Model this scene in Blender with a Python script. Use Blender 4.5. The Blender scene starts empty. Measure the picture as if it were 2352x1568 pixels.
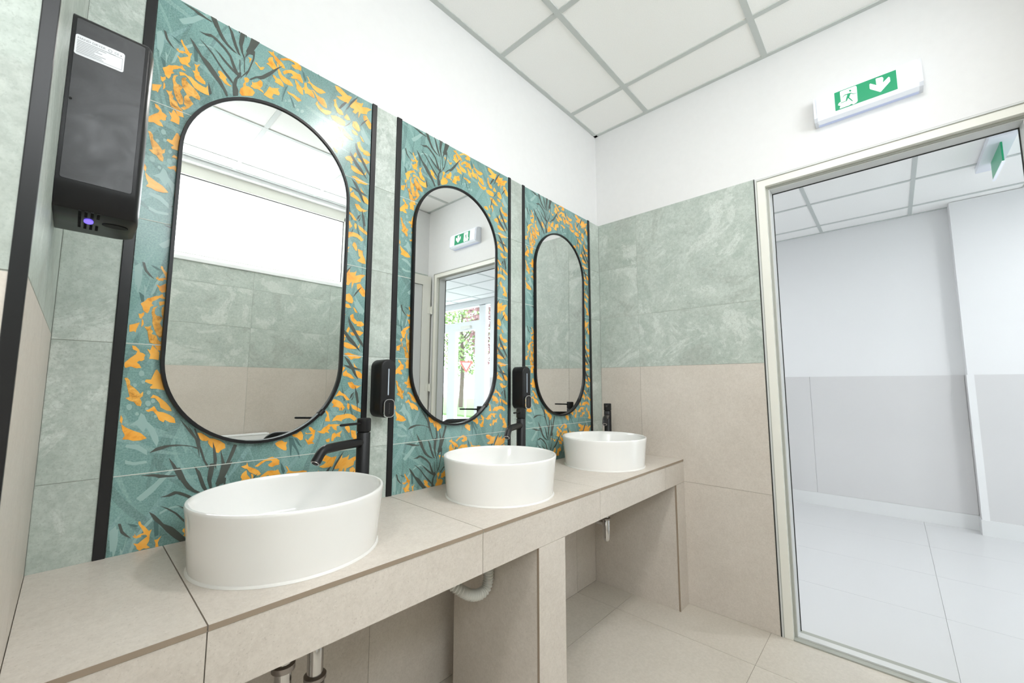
import bpy, bmesh, math, random
from mathutils import Vector, Matrix
random.seed(7)
sc = bpy.context.scene
C = bpy.context.collection
PI = math.pi

# ---------------------------------------------------------------- camera
cam_d = bpy.data.cameras.new('camera'); cam = bpy.data.objects.new('camera', cam_d); C.objects.link(cam)
yaw, pit, rol = (math.radians(v) for v in (43.34807903, 5.71161204, 0.11909494))
fw = Vector((math.cos(yaw)*math.cos(pit), math.sin(yaw)*math.cos(pit), math.sin(pit)))
rt = fw.cross(Vector((0, 0, 1))).normalized(); up = rt.cross(fw)
r2 = rt*math.cos(rol) + up*math.sin(rol); u2 = up*math.cos(rol) - rt*math.sin(rol)
mw = Matrix((( r2.x, u2.x, -fw.x, -2.21593565), (r2.y, u2.y, -fw.y, -1.28970457), (r2.z, u2.z, -fw.z, 1.09341203), (0, 0, 0, 1)))
cam.matrix_world = mw
cam_d.sensor_width = 36.0; cam_d.lens = 936.7076686*36.0/2352
cam_d.shift_x = 14.0479/2352; cam_d.shift_y = 6.60486/2352
cam_d.clip_start = 0.01; cam_d.clip_end = 200
cam_d.dof.use_dof = True; cam_d.dof.focus_distance = 1.15; cam_d.dof.aperture_fstop = 9.0
sc.camera = cam

# ---------------------------------------------------------------- sky, exposure
w = bpy.data.worlds.new('sky'); sc.world = w; w.use_nodes = True
bg = w.node_tree.nodes['Background']; bg.inputs[0].default_value = (0.86, 0.94, 1.0, 1); bg.inputs[1].default_value = 4.0
sc.view_settings.view_transform = 'Standard'; sc.view_settings.look = 'None'
sc.view_settings.gamma = 1.0; sc.view_settings.exposure = 1.22; sc.view_settings.use_curve_mapping = False
sc.cycles.max_bounces = 14; sc.cycles.diffuse_bounces = 8; sc.cycles.glossy_bounces = 6; sc.cycles.transparent_max_bounces = 12
LAMP, WINDOW, HALL = 46.0, 3.3, 49.0      # strengths of the room lamps, the frosted window, the added hall lamps

# ---------------------------------------------------------------- materials
MATS = {}
def L(c): return tuple(c) + (1,) if len(c) == 3 else c
def pbr(name, col, rough=0.5, metal=0.0, coat=0.0, emis=0.0, spec=0.5, ecol=None):
    m = bpy.data.materials.new(name); m.use_nodes = True
    b = m.node_tree.nodes['Principled BSDF']
    b.inputs['Base Color'].default_value = L(col); b.inputs['Roughness'].default_value = rough
    b.inputs['Metallic'].default_value = metal; b.inputs['Coat Weight'].default_value = coat
    b.inputs['Coat Roughness'].default_value = 0.05; b.inputs['Specular IOR Level'].default_value = spec
    if emis: b.inputs['Emission Color'].default_value = L(ecol or col); b.inputs['Emission Strength'].default_value = emis
    MATS[name] = m; return m
class NT:
    def __init__(s, m): s.t = m.node_tree; s.b = s.t.nodes['Principled BSDF']
    def n(s, typ, **kw):
        nd = s.t.nodes.new(typ)
        for k, v in kw.items():
            if k in nd.inputs: nd.inputs[k].default_value = v
            else: setattr(nd, k, v)
        return nd
    def l(s, a, b): s.t.links.new(a, b)
    def pos(s, island=True, scale=(1, 1, 1)):
        g = s.n('ShaderNodeNewGeometry'); mp = s.n('ShaderNodeMapping'); mp.inputs['Scale'].default_value = scale
        s.l(g.outputs['Position'], mp.inputs['Vector'])
        if not island: return mp.outputs[0]
        v = s.n('ShaderNodeVectorMath', operation='SCALE'); v.inputs[0].default_value = (37, 19, 53)
        s.l(g.outputs['Random Per Island'], v.inputs['Scale'])
        a = s.n('ShaderNodeVectorMath', operation='ADD'); s.l(mp.outputs[0], a.inputs[0]); s.l(v.outputs[0], a.inputs[1])
        return a.outputs[0]
    def noise(s, vec, scale, detail=6, rough=0.55, dist=0.0):
        n = s.n('ShaderNodeTexNoise', Scale=scale, Detail=detail, Roughness=rough, Distortion=dist); s.l(vec, n.inputs['Vector']); return n.outputs['Fac']
    def ramp(s, fac, stops):
        r = s.n('ShaderNodeValToRGB'); s.l(fac, r.inputs[0]); e = r.color_ramp.elements
        while len(e) < len(stops): e.new(0.5)
        for q, (p, c) in zip(e, stops): q.position = p; q.color = L(c)
        return r.outputs[0]
    def mix(s, fac, a, b, mode='MIX'):
        m = s.n('ShaderNodeMix', data_type='RGBA', blend_type=mode)
        for sock, v in ((m.inputs[0], fac), (m.inputs[6], a), (m.inputs[7], b)):
            if hasattr(v, 'links'): s.l(v, sock)
            elif isinstance(v, (int, float)): sock.default_value = v
            else: sock.default_value = L(v)
        return m.outputs[2]
    def bump(s, h, st, dist=0.002):
        b = s.n('ShaderNodeBump', Strength=st, Distance=dist); s.l(h, b.inputs['Height']); s.l(b.outputs[0], s.b.inputs['Normal'])
def tex(name, rough, build, **kw):
    m = pbr(name, (.5, .5, .5), rough, **kw); nt = NT(m); nt.l(build(nt), nt.b.inputs['Base Color']); return m

def b_green(t):
    p = t.pos(); big = t.noise(p, 2.6, 9, .66, .6); fine = t.noise(p, 70, 4, .7); mid = t.noise(p, 11, 7, .68, .3)
    c = t.ramp(big, [(.30, (.335, .405, .36)), (.44, (.40, .47, .42)), (.50, (.46, .52, .475)), (.56, (.42, .485, .44)), (.70, (.52, .585, .535))])
    c = t.mix(.45, c, t.ramp(mid, [(.38, (.36, .42, .375)), (.52, (.47, .53, .48)), (.64, (.56, .62, .57))]))
    patch = t.noise(p, 3.4, 12, .72, 1.1)
    c = t.mix(t.ramp(patch, [(.535, (0, 0, 0)), (.575, (.75, .75, .75))]), c, (.63, .68, .635))
    c = t.mix(t.ramp(patch, [(.40, (.7, .7, .7)), (.44, (0, 0, 0))]), c, (.35, .385, .345))
    c = t.mix(.24, c, t.ramp(fine, [(.3, (.20, .225, .20)), (.7, (.72, .78, .73))]))
    gr_ = t.noise(p, 190, 3, .8); c = t.mix(t.ramp(gr_, [(.38, (.45, .45, .45)), (.46, (0, 0, 0))]), c, (.30, .33, .30))
    t.bump(t.mix(.5, mid, fine), .25, .0015); return c
def b_beige(t):
    p = t.pos(); big = t.noise(p, 3.0, 5, .6); sp = t.noise(p, 130, 3, .75); md = t.noise(p, 38, 4, .7)
    c = t.ramp(big, [(.3, (.565, .51, .452)), (.7, (.655, .60, .542))])
    c = t.mix(.13, c, t.ramp(sp, [(.33, (.26, .225, .19)), (.48, (.54, .495, .435)), (.62, (.76, .715, .645))]))
    c = t.mix(.13, c, t.ramp(md, [(.35, (.42, .375, .32)), (.65, (.68, .635, .57))]))
    s1 = t.noise(p, 270, 3, .6); s2 = t.noise(p, 190, 3, .6, .3)
    c = t.mix(t.ramp(s1, [(.62, (0, 0, 0)), (.70, (.42, .42, .42))]), c, (.33, .285, .245))
    c = t.mix(t.ramp(s2, [(.60, (0, 0, 0)), (.70, (.36, .36, .36))]), c, (.74, .70, .655))
    t.bump(sp, .12, .001); return c
def b_floor(t):
    p = t.pos(); big = t.noise(p, 2.2, 6, .6); sp = t.noise(p, 90, 3, .7)
    c = t.ramp(big, [(.3, (.56, .515, .445)), (.7, (.65, .605, .535))])
    return t.mix(.15, c, t.ramp(sp, [(.35, (.25, .22, .18)), (.65, (.65, .61, .55))]))
def b_teal(t):
    p = t.pos(False); big = t.noise(p, 4.5, 5, .6, .5); sp = t.noise(p, 260, 4, .8)
    c = t.ramp(big, [(.30, (.080, .170, .158)), (.48, (.130, .265, .246)), (.68, (.205, .375, .350))])
    for ry, sx, sz, off, th, col in ((24, 34, 2.6, 3, .60, (.26, .42, .40)), (-31, 30, 2.4, 9, .61, (.24, .39, .40)), (-12, 42, 2.2, 17, .60, (.06, .13, .125)), (38, 36, 2.8, 27, .62, (.065, .135, .13)), (75, 30, 3.2, 41, .63, (.27, .42, .40))):
        mp = t.n('ShaderNodeMapping'); mp.inputs['Rotation'].default_value = (0, math.radians(ry), 0); mp.inputs['Scale'].default_value = (sx, 1, sz); mp.inputs['Location'].default_value = (off, 0, off*.37)
        g = t.n('ShaderNodeNewGeometry'); w_ = t.n('ShaderNodeVectorMath', operation='MULTIPLY_ADD'); nz = t.n('ShaderNodeTexNoise', Scale=3.0, Detail=1)
        mp0 = t.n('ShaderNodeMapping'); mp0.vector_type = 'POINT'; t.l(g.outputs['Position'], nz.inputs['Vector'])
        w_.inputs[1].default_value = (.12, 0, .12); t.l(nz.outputs['Color'], w_.inputs[0]); t.l(g.outputs['Position'], w_.inputs[2])
        rot = t.n('ShaderNodeVectorRotate', rotation_type='Y_AXIS'); rot.inputs['Angle'].default_value = math.radians(ry); t.l(w_.outputs[0], rot.inputs['Vector'])
        mp.inputs['Rotation'].default_value = (0, 0, 0); t.l(rot.outputs[0], mp.inputs['Vector'])
        f_ = t.noise(mp.outputs[0], 1.0, 1.5, .5)
        c = t.mix(t.ramp(f_, [(th, (0, 0, 0)), (th+.02, (.55, .55, .55))]), c, col)
    return t.mix(.28, c, t.ramp(sp, [(.35, (.07, .15, .14)), (.6, (.42, .60, .57))]))
def b_fish(t):
    p = t.pos(False); big = t.noise(p, 28, 4, .6, .6)
    return t.ramp(big, [(.30, (.70, .27, .025)), (.44, (.90, .41, .055)), (.62, (.93, .48, .09))])
def b_brown(t):
    p = t.pos(False); big = t.noise(p, 45, 5, .7, .8)
    return t.ramp(big, [(.34, (.30, .13, .02)), (.46, (.70, .33, .05)), (.62, (.88, .48, .10))])
def b_paint(t):
    p = t.pos(False); return t.ramp(t.noise(p, 30, 3), [(.3, (.735, .735, .735)), (.7, (.75, .75, .75))])
def b_ceil(t):
    p = t.pos(False); return t.ramp(t.noise(p, 260, 3), [(.3, (.90, .90, .885)), (.7, (.95, .95, .935))])
def b_dryer(t):
    p = t.pos(False); n = t.noise(p, 22, 4, .6, .7)
    r = t.n('ShaderNodeMapRange'); r.inputs['To Min'].default_value = .30; r.inputs['To Max'].default_value = .46
    r.inputs['From Min'].default_value = .35; r.inputs['From Max'].default_value = .65
    t.l(n, r.inputs['Value']); t.l(r.outputs[0], t.b.inputs['Roughness'])
    return t.ramp(n, [(.38, (.012, .012, .013)), (.6, (.030, .030, .032))])
GREEN = tex('green_concrete_tile', .42, b_green)
BEIGE = tex('beige_stone_tile', .45, b_beige)
FLOORT = tex('floor_stone_tile', .35, b_floor)
TEAL = tex('teal_glaze', .22, b_teal); FISH = tex('orange_koi_print', .22, b_fish); BROWN = tex('brown_koi_print', .22, b_brown)
DARKL = pbr('dark_reed_print', (.075, .085, .075), .22); MIDL = pbr('teal_reed_print', (.085, .165, .16), .22); PALEL = pbr('pale_reed_print', (.30, .45, .43), .22)
PAINT = tex('white_wall_paint', .7, b_paint); CEILT = tex('mineral_ceiling_panel', .85, b_ceil)
TBAR = pbr('grey_ceiling_grid', (.54, .57, .555), .5)
GROUT = pbr('light_grout', (.40, .43, .39), .8); GROUTB = pbr('beige_grout', (.33, .295, .25), .8); PGROUT = pbr('pale_grout', (.58, .62, .57), .7)
EDGE = pbr('cut_tile_edge', (.30, .235, .175), .7)
BLACK = pbr('matt_black_metal', (.008, .008, .009), .36, spec=.32); BLACKP = pbr('black_plastic', (.010, .010, .011), .40, spec=.32); VOID = pbr('dark_hole', (.003, .003, .003), .8)
TRIMB = pbr('black_anodised_trim', (.010, .010, .011), .32, spec=.38)
CERAMIC = pbr('white_ceramic', (.85, .845, .828), .10, coat=.5); SILI = pbr('white_silicone', (.74, .73, .70), .4)
CHROME = pbr('chrome', (.62, .61, .60), .16, 1.0); NUT = pbr('dull_chrome_nut', (.34, .31, .29), .35, 1.0)
MIRROR = pbr('mirror_silver', (.80, .82, .81), .0, 1.0); HOSE = pbr('white_ribbed_plastic', (.66, .66, .62), .45)
SILVER = pbr('brushed_silver', (.75, .75, .76), .2, 1.0); LEVEL = pbr('clear_level_window', (.40, .46, .53), .15)
DRYER = tex('smoked_black_plastic', .38, b_dryer); HOUS = pbr('dark_plastic_housing', (.010, .010, .011), .36, spec=.30); LABEL = pbr('white_label', (.82, .83, .86), .5); INK = pbr('grey_ink', (.25, .25, .27), .7)
BLUE = pbr('blue_led', (.10, .06, .9), .3, emis=.8, ecol=(.14, .09, 1.0))
CREAM = pbr('cream_aluminium_frame', (.78, .775, .715), .35); CREAMD = pbr('grey_frame_rebate', (.36, .37, .33), .4); GASKET = pbr('black_rubber_gasket', (.012, .014, .012), .6)
LEAF = pbr('grey_white_door_panel', (.62, .63, .62), .4)
SIGNB = pbr('lit_white_diffuser', (.76, .80, .88), .3, emis=.10, ecol=(.90, .95, 1.0)); SIGNG = pbr('lit_green_pictogram', (.008, .26, .115), .3, emis=.05, ecol=(.02, .60, .30))
SIGNW = pbr('lit_white_pictogram', (.9, .92, .92), .3, emis=.15, ecol=(1, 1, 1)); SIGNH = pbr('white_lamp_housing', (.70, .73, .80), .3, emis=.02, ecol=(.9, .93, 1))
LAMPM = pbr('lamp_diffuser', (.9, .9, .9), .4, emis=LAMP, ecol=(1.0, .975, .95)); HALLM = pbr('added_hall_lamp_diffuser', (.9, .9, .9), .4, emis=HALL, ecol=(.96, .98, 1.0))
WINM = pbr('frosted_daylit_pane', (.85, .9, .95), .3, emis=WINDOW, ecol=(.93, .97, 1.0))
HWALL = pbr('hall_white_paint', (.78, .785, .79), .6); HGREY = pbr('hall_grey_tile', (.64, .635, .635), .35); HFLOOR = pbr('hall_pale_floor', (.60, .605, .61), .3); HBASE = pbr('hall_pale_skirting', (.72, .73, .73), .4)
UPVC = pbr('white_upvc_frame', (.82, .84, .85), .35); RED = pbr('red_reflective', (.6, .04, .03), .5); GRAS = pbr('grass', (.10, .17, .05), .9); PAVE = pbr('pale_paving', (.5, .5, .48), .8)
def b_leaf(t):
    g = t.n('ShaderNodeNewGeometry'); return t.ramp(g.outputs['Random Per Island'], [(0, (.08, .16, .03)), (.5, (.16, .27, .07)), (1, (.28, .34, .12))])
SIDEM = pbr('added_side_light_pane', (.85, .9, .95), .3, emis=1.6, ecol=(.97, .985, 1.0))  # glow of the added side window
FOLI = tex('tree_leaves', .6, b_leaf); BARK = pbr('tree_bark', (.10, .07, .05), .9)
PURP = pbr('copper_beech_leaves', (.16, .07, .07), .7)
g = bpy.data.materials.new('clear_glass'); g.use_nodes = True; nt = g.node_tree; nt.nodes.clear()
o_ = nt.nodes.new('ShaderNodeOutputMaterial'); mx = nt.nodes.new('ShaderNodeMixShader'); tr = nt.nodes.new('ShaderNodeBsdfTransparent'); gl = nt.nodes.new('ShaderNodeBsdfGlossy')
gl.inputs['Roughness'].default_value = .02; mx.inputs[0].default_value = .06; tr.inputs[0].default_value = (.96, .98, .98, 1)
nt.links.new(tr.outputs[0], mx.inputs[1]); nt.links.new(gl.outputs[0], mx.inputs[2]); nt.links.new(mx.outputs[0], o_.inputs[0]); GLASS = g

# ---------------------------------------------------------------- mesh helpers
class MB:
    def __init__(s): s.v = []; s.f = []; s.m = []; s.mats = []
    def mi(s, mat):
        if mat not in s.mats: s.mats.append(mat)
        return s.mats.index(mat)
    def face(s, pts, mat):
        b = len(s.v); s.v += [tuple(p) for p in pts]; s.f.append(list(range(b, b+len(pts)))); s.m.append(s.mi(mat))
    def add(s, vs, fs, mat):
        b = len(s.v); s.v += [tuple(p) for p in vs]; k = s.mi(mat)
        for f in fs: s.f.append([b+i for i in f]); s.m.append(k)
    def box(s, x0, x1, y0, y1, z0, z1, mat, front=None, bev=0.0):
        """front: {'-y': mat} overrides for single faces"""
        x0, x1 = min(x0, x1), max(x0, x1); y0, y1 = min(y0, y1), max(y0, y1); z0, z1 = min(z0, z1), max(z0, z1)
        if bev:
            bm = bmesh.new(); bmesh.ops.create_cube(bm, size=1)
            for v in bm.verts: v.co = Vector(((x0+x1)/2+v.co.x*(x1-x0), (y0+y1)/2+v.co.y*(y1-y0), (z0+z1)/2+v.co.z*(z1-z0)))
            bmesh.ops.bevel(bm, geom=bm.edges[:], offset=bev, segments=3, profile=.5, affect='EDGES')
            s.bm(bm, mat); return
        vs = [(x0, y0, z0), (x1, y0, z0), (x1, y1, z0), (x0, y1, z0), (x0, y0, z1), (x1, y0, z1), (x1, y1, z1), (x0, y1, z1)]
        fs = {'-z': (0, 3, 2, 1), '+z': (4, 5, 6, 7), '-y': (0, 1, 5, 4), '+x': (1, 2, 6, 5), '+y': (2, 3, 7, 6), '-x': (3, 0, 4, 7)}
        b = len(s.v); s.v += vs
        for k, f in fs.items():
            s.f.append([b+i for i in f]); s.m.append(s.mi((front or {}).get(k, mat)))
    def bm(s, bm, mat):
        bm.verts.ensure_lookup_table(); bm.verts.index_update()
        s.add([v.co[:] for v in bm.verts], [[v.index for v in f.verts] for f in bm.faces], mat); bm.free()
    def prism(s, pts, d, mat, side=None):
        """pts: planar outline (3D), extruded by vector d"""
        n = len(pts); d = Vector(d); a = [Vector(p) for p in pts]
        vs = a + [p+d for p in a]
        s.add(vs, [list(range(n))[::-1], [n+i for i in range(n)]], mat)
        b = len(s.v)-2*n; k = s.mi(side or mat)
        for i in range(n):
            j = (i+1) % n; s.f.append([b+i, b+j, b+n+j, b+n+i]); s.m.append(k)
    def lathe(s, prof, mat, seg=48, cx=0, cy=0, sy=1.0, closed=False):
        vs = []; n = len(prof)
        for (r, z) in prof:
            for k in range(seg):
                a = 2*PI*k/seg; vs.append((cx+r*math.cos(a), cy+r*sy*math.sin(a), z))
        fs = []
        for i in range(n-1 if not closed else n):
            j = (i+1) % n
            for k in range(seg):
                l = (k+1) % seg; fs.append((i*seg+k, i*seg+l, j*seg+l, j*seg+k))
        if not closed:
            if prof[0][0] > 1e-6: fs.append(tuple(range(seg))[::-1])
            if prof[-1][0] > 1e-6: fs.append(tuple((n-1)*seg+k for k in range(seg)))
        s.add(vs, fs, mat)
    def tube(s, path, r, mat, seg=16, cap=True):
        """r: radius or list of radii"""
        P = [Vector(p) for p in path]; n = len(P); R = r if isinstance(r, list) else [r]*n
        vs = []; t0 = (P[1]-P[0]).normalized(); ref = Vector((0, 0, 1)) if abs(t0.z) < .9 else Vector((1, 0, 0))
        u = t0.cross(ref).normalized()
        for i in range(n):
            t = (P[min(i+1, n-1)]-P[max(i-1, 0)]).normalized(); u = (u-t*u.dot(t)).normalized(); v = t.cross(u)
            for k in range(seg):
                a = 2*PI*k/seg; vs.append(P[i]+(u*math.cos(a)+v*math.sin(a))*R[i])
        fs = [(i*seg+k, i*seg+(k+1) % seg, (i+1)*seg+(k+1) % seg, (i+1)*seg+k) for i in range(n-1) for k in range(seg)]
        if cap: fs += [tuple(range(seg))[::-1], tuple((n-1)*seg+k for k in range(seg))]
        s.add(vs, fs, mat)
    def build(s, name, parent=None, smooth=None, matrix=None):
        me = bpy.data.meshes.new(name); me.from_pydata(s.v, [], s.f)
        for m in s.mats: me.materials.append(m)
        me.polygons.foreach_set('material_index', s.m); me.update()
        bm = bmesh.new(); bm.from_mesh(me); bmesh.ops.recalc_face_normals(bm, faces=bm.faces); bm.to_mesh(me); bm.free()
        if smooth:
            me.polygons.foreach_set('use_smooth', [True]*len(me.polygons)); me.set_sharp_from_angle(angle=math.radians(smooth))
        o = bpy.data.objects.new(name, me); C.objects.link(o)
        if matrix is not None: o.matrix_world = matrix
        if parent: o.parent = parent
        return o
def obj(name, fn, parent=None, smooth=None):
    m = MB(); fn(m); return m.build(name, parent, smooth)
def tag(o, label=None, cat=None, group=None, kind=None):
    if label: o['label'] = label
    if cat: o['category'] = cat
    if group: o['group'] = group
    if kind: o['kind'] = kind
    return o
def struct(o, label=None): return tag(o, label, None, None, 'structure')
def empty(name, loc=(0, 0, 0), rz=0.0):
    o = bpy.data.objects.new(name, None); o.empty_display_size = .05; C.objects.link(o); o.location = loc; o.rotation_euler = (0, 0, rz); return o
def copy_tree(o, parent=None):
    c = o.copy(); C.objects.link(c)
    if parent: c.parent = parent
    for ch in list(o.children): copy_tree(ch, c)
    return c
def text_mesh(txt, size, mat, origin, ux, uy, mb, align='LEFT'):
    cu = bpy.data.curves.new('t', 'FONT'); cu.body = txt; cu.size = size; cu.align_x = align
    ob = bpy.data.objects.new('t', cu); C.objects.link(ob)
    bpy.context.view_layer.update()
    me = bpy.data.meshes.new_from_object(ob.evaluated_get(bpy.context.evaluated_depsgraph_get()))
    O, ux, uy = Vector(origin), Vector(ux), Vector(uy)
    mb.add([O+ux*v.co.x+uy*v.co.y for v in me.vertices], [tuple(p.vertices) for p in me.polygons], mat)
    bpy.data.objects.remove(ob); bpy.data.meshes.remove(me); bpy.data.curves.remove(cu)
def arc(cx, cz, r, a0, a1, n): return [(cx+r*math.cos(a0+(a1-a0)*i/n), cz+r*math.sin(a0+(a1-a0)*i/n)) for i in range(n+1)]
M_FISH="51,108 54,108 57,116 63,122 71,134 76,131 73,143 73,156 69,165 76,172 69,173 64,171 57,174 52,169 51,164 45,155 53,158 60,152 69,145 66,141 61,140 51,142 46,140 46,134 49,140 56,137 62,136 59,128 54,119 51,113|20,206 28,198 32,191 36,190 45,184 53,182 58,176 61,183 67,187 60,189 54,187 48,193 41,198 40,204 44,207 38,212 37,220 34,228 30,226 26,222 24,214|82,157 88,157 95,150 91,159 89,165 91,174 94,174 95,182 101,187 108,193 109,201 102,202 94,201 87,197 84,190 84,184 79,178 85,176 85,166|135,145 140,143 146,147 151,151 155,155 152,158 155,165 161,170 168,173 159,175 151,173 145,167 140,164 137,161 139,156 134,150|18,230 22,231 28,225 28,233 23,243 20,240|25,241 28,247 29,255 25,263 25,254|4,259 12,256 22,251 19,261 17,268 16,276 13,273 5,276|53,197 63,194 71,198 78,197 86,203 94,207 104,209 111,209 114,200 116,215 119,227 110,228 99,227 86,223 79,213 73,205 66,200 55,207|195,131 202,125 208,128 206,138 200,143 201,152 209,150 218,153 224,160 219,173 193,187 187,181 188,168 195,158 194,150 198,141|12,307 18,308 25,316 27,322 33,324 37,328 35,334 36,339 31,343 27,342 23,346 28,351 32,359 22,360 13,356 4,360 0,350 11,336 20,327 22,320 14,316|46,459 58,454 61,457 52,463|6,488 14,496 27,504 41,511 53,524 42,528 29,528 20,524 10,523 14,514 9,503|4,467 8,476 7,488 3,481|39,313 45,316 48,303 55,312 62,320 62,339 52,337 44,337 46,327|51,302 66,300 70,315 58,316|43,137 48,142 58,141 58,144 49,145 44,141|58,363 61,362 66,371 74,386 78,412 63,408 52,408 50,404 55,398 49,396 40,391 42,386 51,386 54,376|53,430 57,422 66,426 76,435 83,442 91,453 95,463 85,461 73,453 70,442 61,430|46,460 55,454 61,449 68,462 80,465 92,472 101,480 104,492 93,490 83,483 81,489 72,483 67,471 60,461|201,62 211,62 208,71 205,79 206,68|219,66 225,67 227,72 234,75 238,71 245,68 240,79 234,83 228,76 220,70|250,12 263,9 264,2 268,14 276,18 284,22 294,29 300,39 292,42 280,35 271,29 265,20 260,19|254,31 264,23 266,35 273,44 278,53 273,63 263,60 255,55 248,54 255,46 251,40|283,16 298,5 314,-2 326,-5 337,1 345,7 345,20 336,20 328,24 319,21 316,16 327,9 323,5 310,5 299,12 291,18|275,34 281,37 282,50 288,58 291,65 302,68 314,70 322,77 325,83 311,87 301,87 293,83 287,77 282,68 278,50|266,79 273,78 278,83 287,81 295,88 299,100 292,101 284,99 273,98 275,91 269,85|293,53 300,44 316,33 326,33 336,35 343,32 347,41 352,50 352,58 344,57 335,53 321,59 315,58 323,49 318,44 309,48 297,60|328,57 334,61 340,67 349,73 353,80 355,96 348,95 339,90 334,84 334,75 330,68|356,53 363,49 364,60 369,66 380,67 387,75 389,88 379,87 368,84 360,87 358,77 350,77 357,66|362,25 368,29 373,40 383,44 397,46 412,45 424,49 408,62 397,63 389,60 381,55 375,47 365,47 370,40|374,66 386,62 395,71 407,74 418,73 423,80 429,91 429,101 419,101 408,95 399,88 394,79 384,65|393,103 399,91 401,101 410,106 422,110 435,105 445,105 440,117 427,124 413,121 402,115|308,107 318,109 328,108 336,111 346,112 351,117 341,125 332,120 322,115 312,115|212,147 216,139 215,130 219,132 228,125 236,113 242,118 242,129 236,141 243,142 247,149 238,147 230,145 222,149|246,154 254,138 257,128 260,120 267,121 273,118 288,110 283,117 289,127 286,135 278,136 272,137 268,150 275,152 264,157|443,118 459,111 477,111 492,116 492,131 478,135 462,133 448,128|452,7 463,5 473,7 483,12 495,18 512,16 503,37 499,47 484,47 470,47 458,41 472,36 479,30 466,24 457,19|449,60 458,52 459,66 466,79 479,83 486,96 472,100 463,96 457,84 452,79 453,66|504,52 516,30 530,14 529,25 546,22 553,15 549,33 569,25 585,24 570,40 568,51 552,57 545,58 538,80 537,55 527,70 516,68 522,55 509,56|555,61 567,56 576,68 587,79 589,99 577,99 566,86 557,76|487,103 496,86 503,92 510,102 497,107|518,102 531,96 541,106 546,120 542,129 527,126 517,119|467,145 484,142 498,150 511,159 522,169 507,171 489,164 477,158|515,133 530,132 540,143 528,146 519,143|545,140 553,144 563,158 554,157|431,200 446,193 457,200 457,208 446,210 435,206|463,186 470,180 470,198 464,194|477,179 484,176 491,188 488,204 484,212 485,196 477,188|455,222 471,228 470,238 461,233|496,241 507,231 521,227 528,234 525,243 518,245 524,248 520,256 513,248 502,248|533,207 538,213 532,228 526,223 528,216|518,259 532,260 544,265 556,271 569,271 574,259 573,273 560,279 541,280 528,278 520,273|538,226 548,224 558,234 546,236|557,217 570,217 586,222 573,235 561,226|536,170 547,162 550,176 559,184 569,195 553,196 541,186|562,186 578,185 589,196 575,203 560,202|521,297 536,292 551,297 573,301 585,302 573,310 555,311 546,316 533,304|517,338 528,342 519,356|520,359 532,349 534,357 548,364 561,378 548,377 536,371 521,369|563,350 578,354 588,365 587,378 573,374 565,364|555,324 560,333 573,346 562,346 557,337|537,390 552,388 561,398 577,401 586,398 571,409 554,411 544,404|525,425 533,434 548,447 536,448 526,436|520,458 532,470 522,482|540,456 547,460 547,473 543,479 538,467|551,460 566,466 579,474 587,479 587,488 573,483 557,475|520,497 542,492 561,496 574,508 565,515 553,505 536,505 520,511|539,536 544,523 551,536 552,551 547,552 538,541|559,547 571,546 573,560 581,573 584,590 571,590 553,585 564,574 564,559|488,453 493,442 501,444 515,450 525,459 528,469 518,470 520,479 513,479 513,471 504,467 490,468 495,460|471,476 479,484 482,498 486,512 470,510 471,501 476,493 470,481|491,512 496,503 506,494 520,493 538,490 553,492 570,505 558,502 561,511 551,506 541,496 534,498 522,504 524,514 506,510|446,539 458,539 466,530 477,524 482,519 488,521 502,521 521,524 507,528 508,542 498,537 491,527 484,529 488,534 480,538 485,548 474,544 469,548 459,546|498,435 505,425 511,415 519,423 531,429 544,443 534,443 524,433 514,431|422,523 430,526 438,535 442,534 440,548 439,560 434,569 441,575 430,575 423,577 418,569 412,557 421,564 428,555 435,548 427,545 414,545 412,538 418,543 431,542 423,532|375,543 388,542 398,534 403,538 407,548 406,560 399,562 390,553 379,549|333,564 339,558 349,557 356,563 364,562 360,570 363,581 361,587 352,580 343,573|494,551 502,547 506,552 526,543 519,555 521,563 509,560 501,565 499,573 492,573 492,561|474,567 487,563 486,575 478,575|534,535 540,522 545,533 547,546 543,547|554,544 564,545 571,558 572,568 559,569|148,519 157,520 167,528 178,537 170,542 160,540 153,532|173,535 185,537 199,544 210,553 212,564 204,567 197,575 192,573 189,564 180,558 173,547|331,564 338,559 349,560 363,567 358,575 363,586 356,586 345,579 335,571"
M_BROWN="43,213 52,207 47,216 47,226 51,232 56,232 63,235 58,249 63,259 66,267 66,280 60,285 54,278 49,266 44,250 44,238 41,225|60,209 70,204 67,212 75,218 86,225 94,233 100,242 100,251 92,251 82,249 76,254 83,264 87,268 78,285 69,295 62,293 66,287 73,283 68,278 67,259 72,250 64,238 60,227 59,217|30,260 38,260 43,256 42,264 47,270 45,277 54,280 57,290 68,299 61,300 51,301 42,298 39,284 37,271|4,383 9,382 14,389 15,399 23,406 29,413 34,420 39,414 39,425 34,430 38,439 37,449 30,447 24,438 17,436 9,429 16,426 13,415 10,403 7,390"
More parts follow.
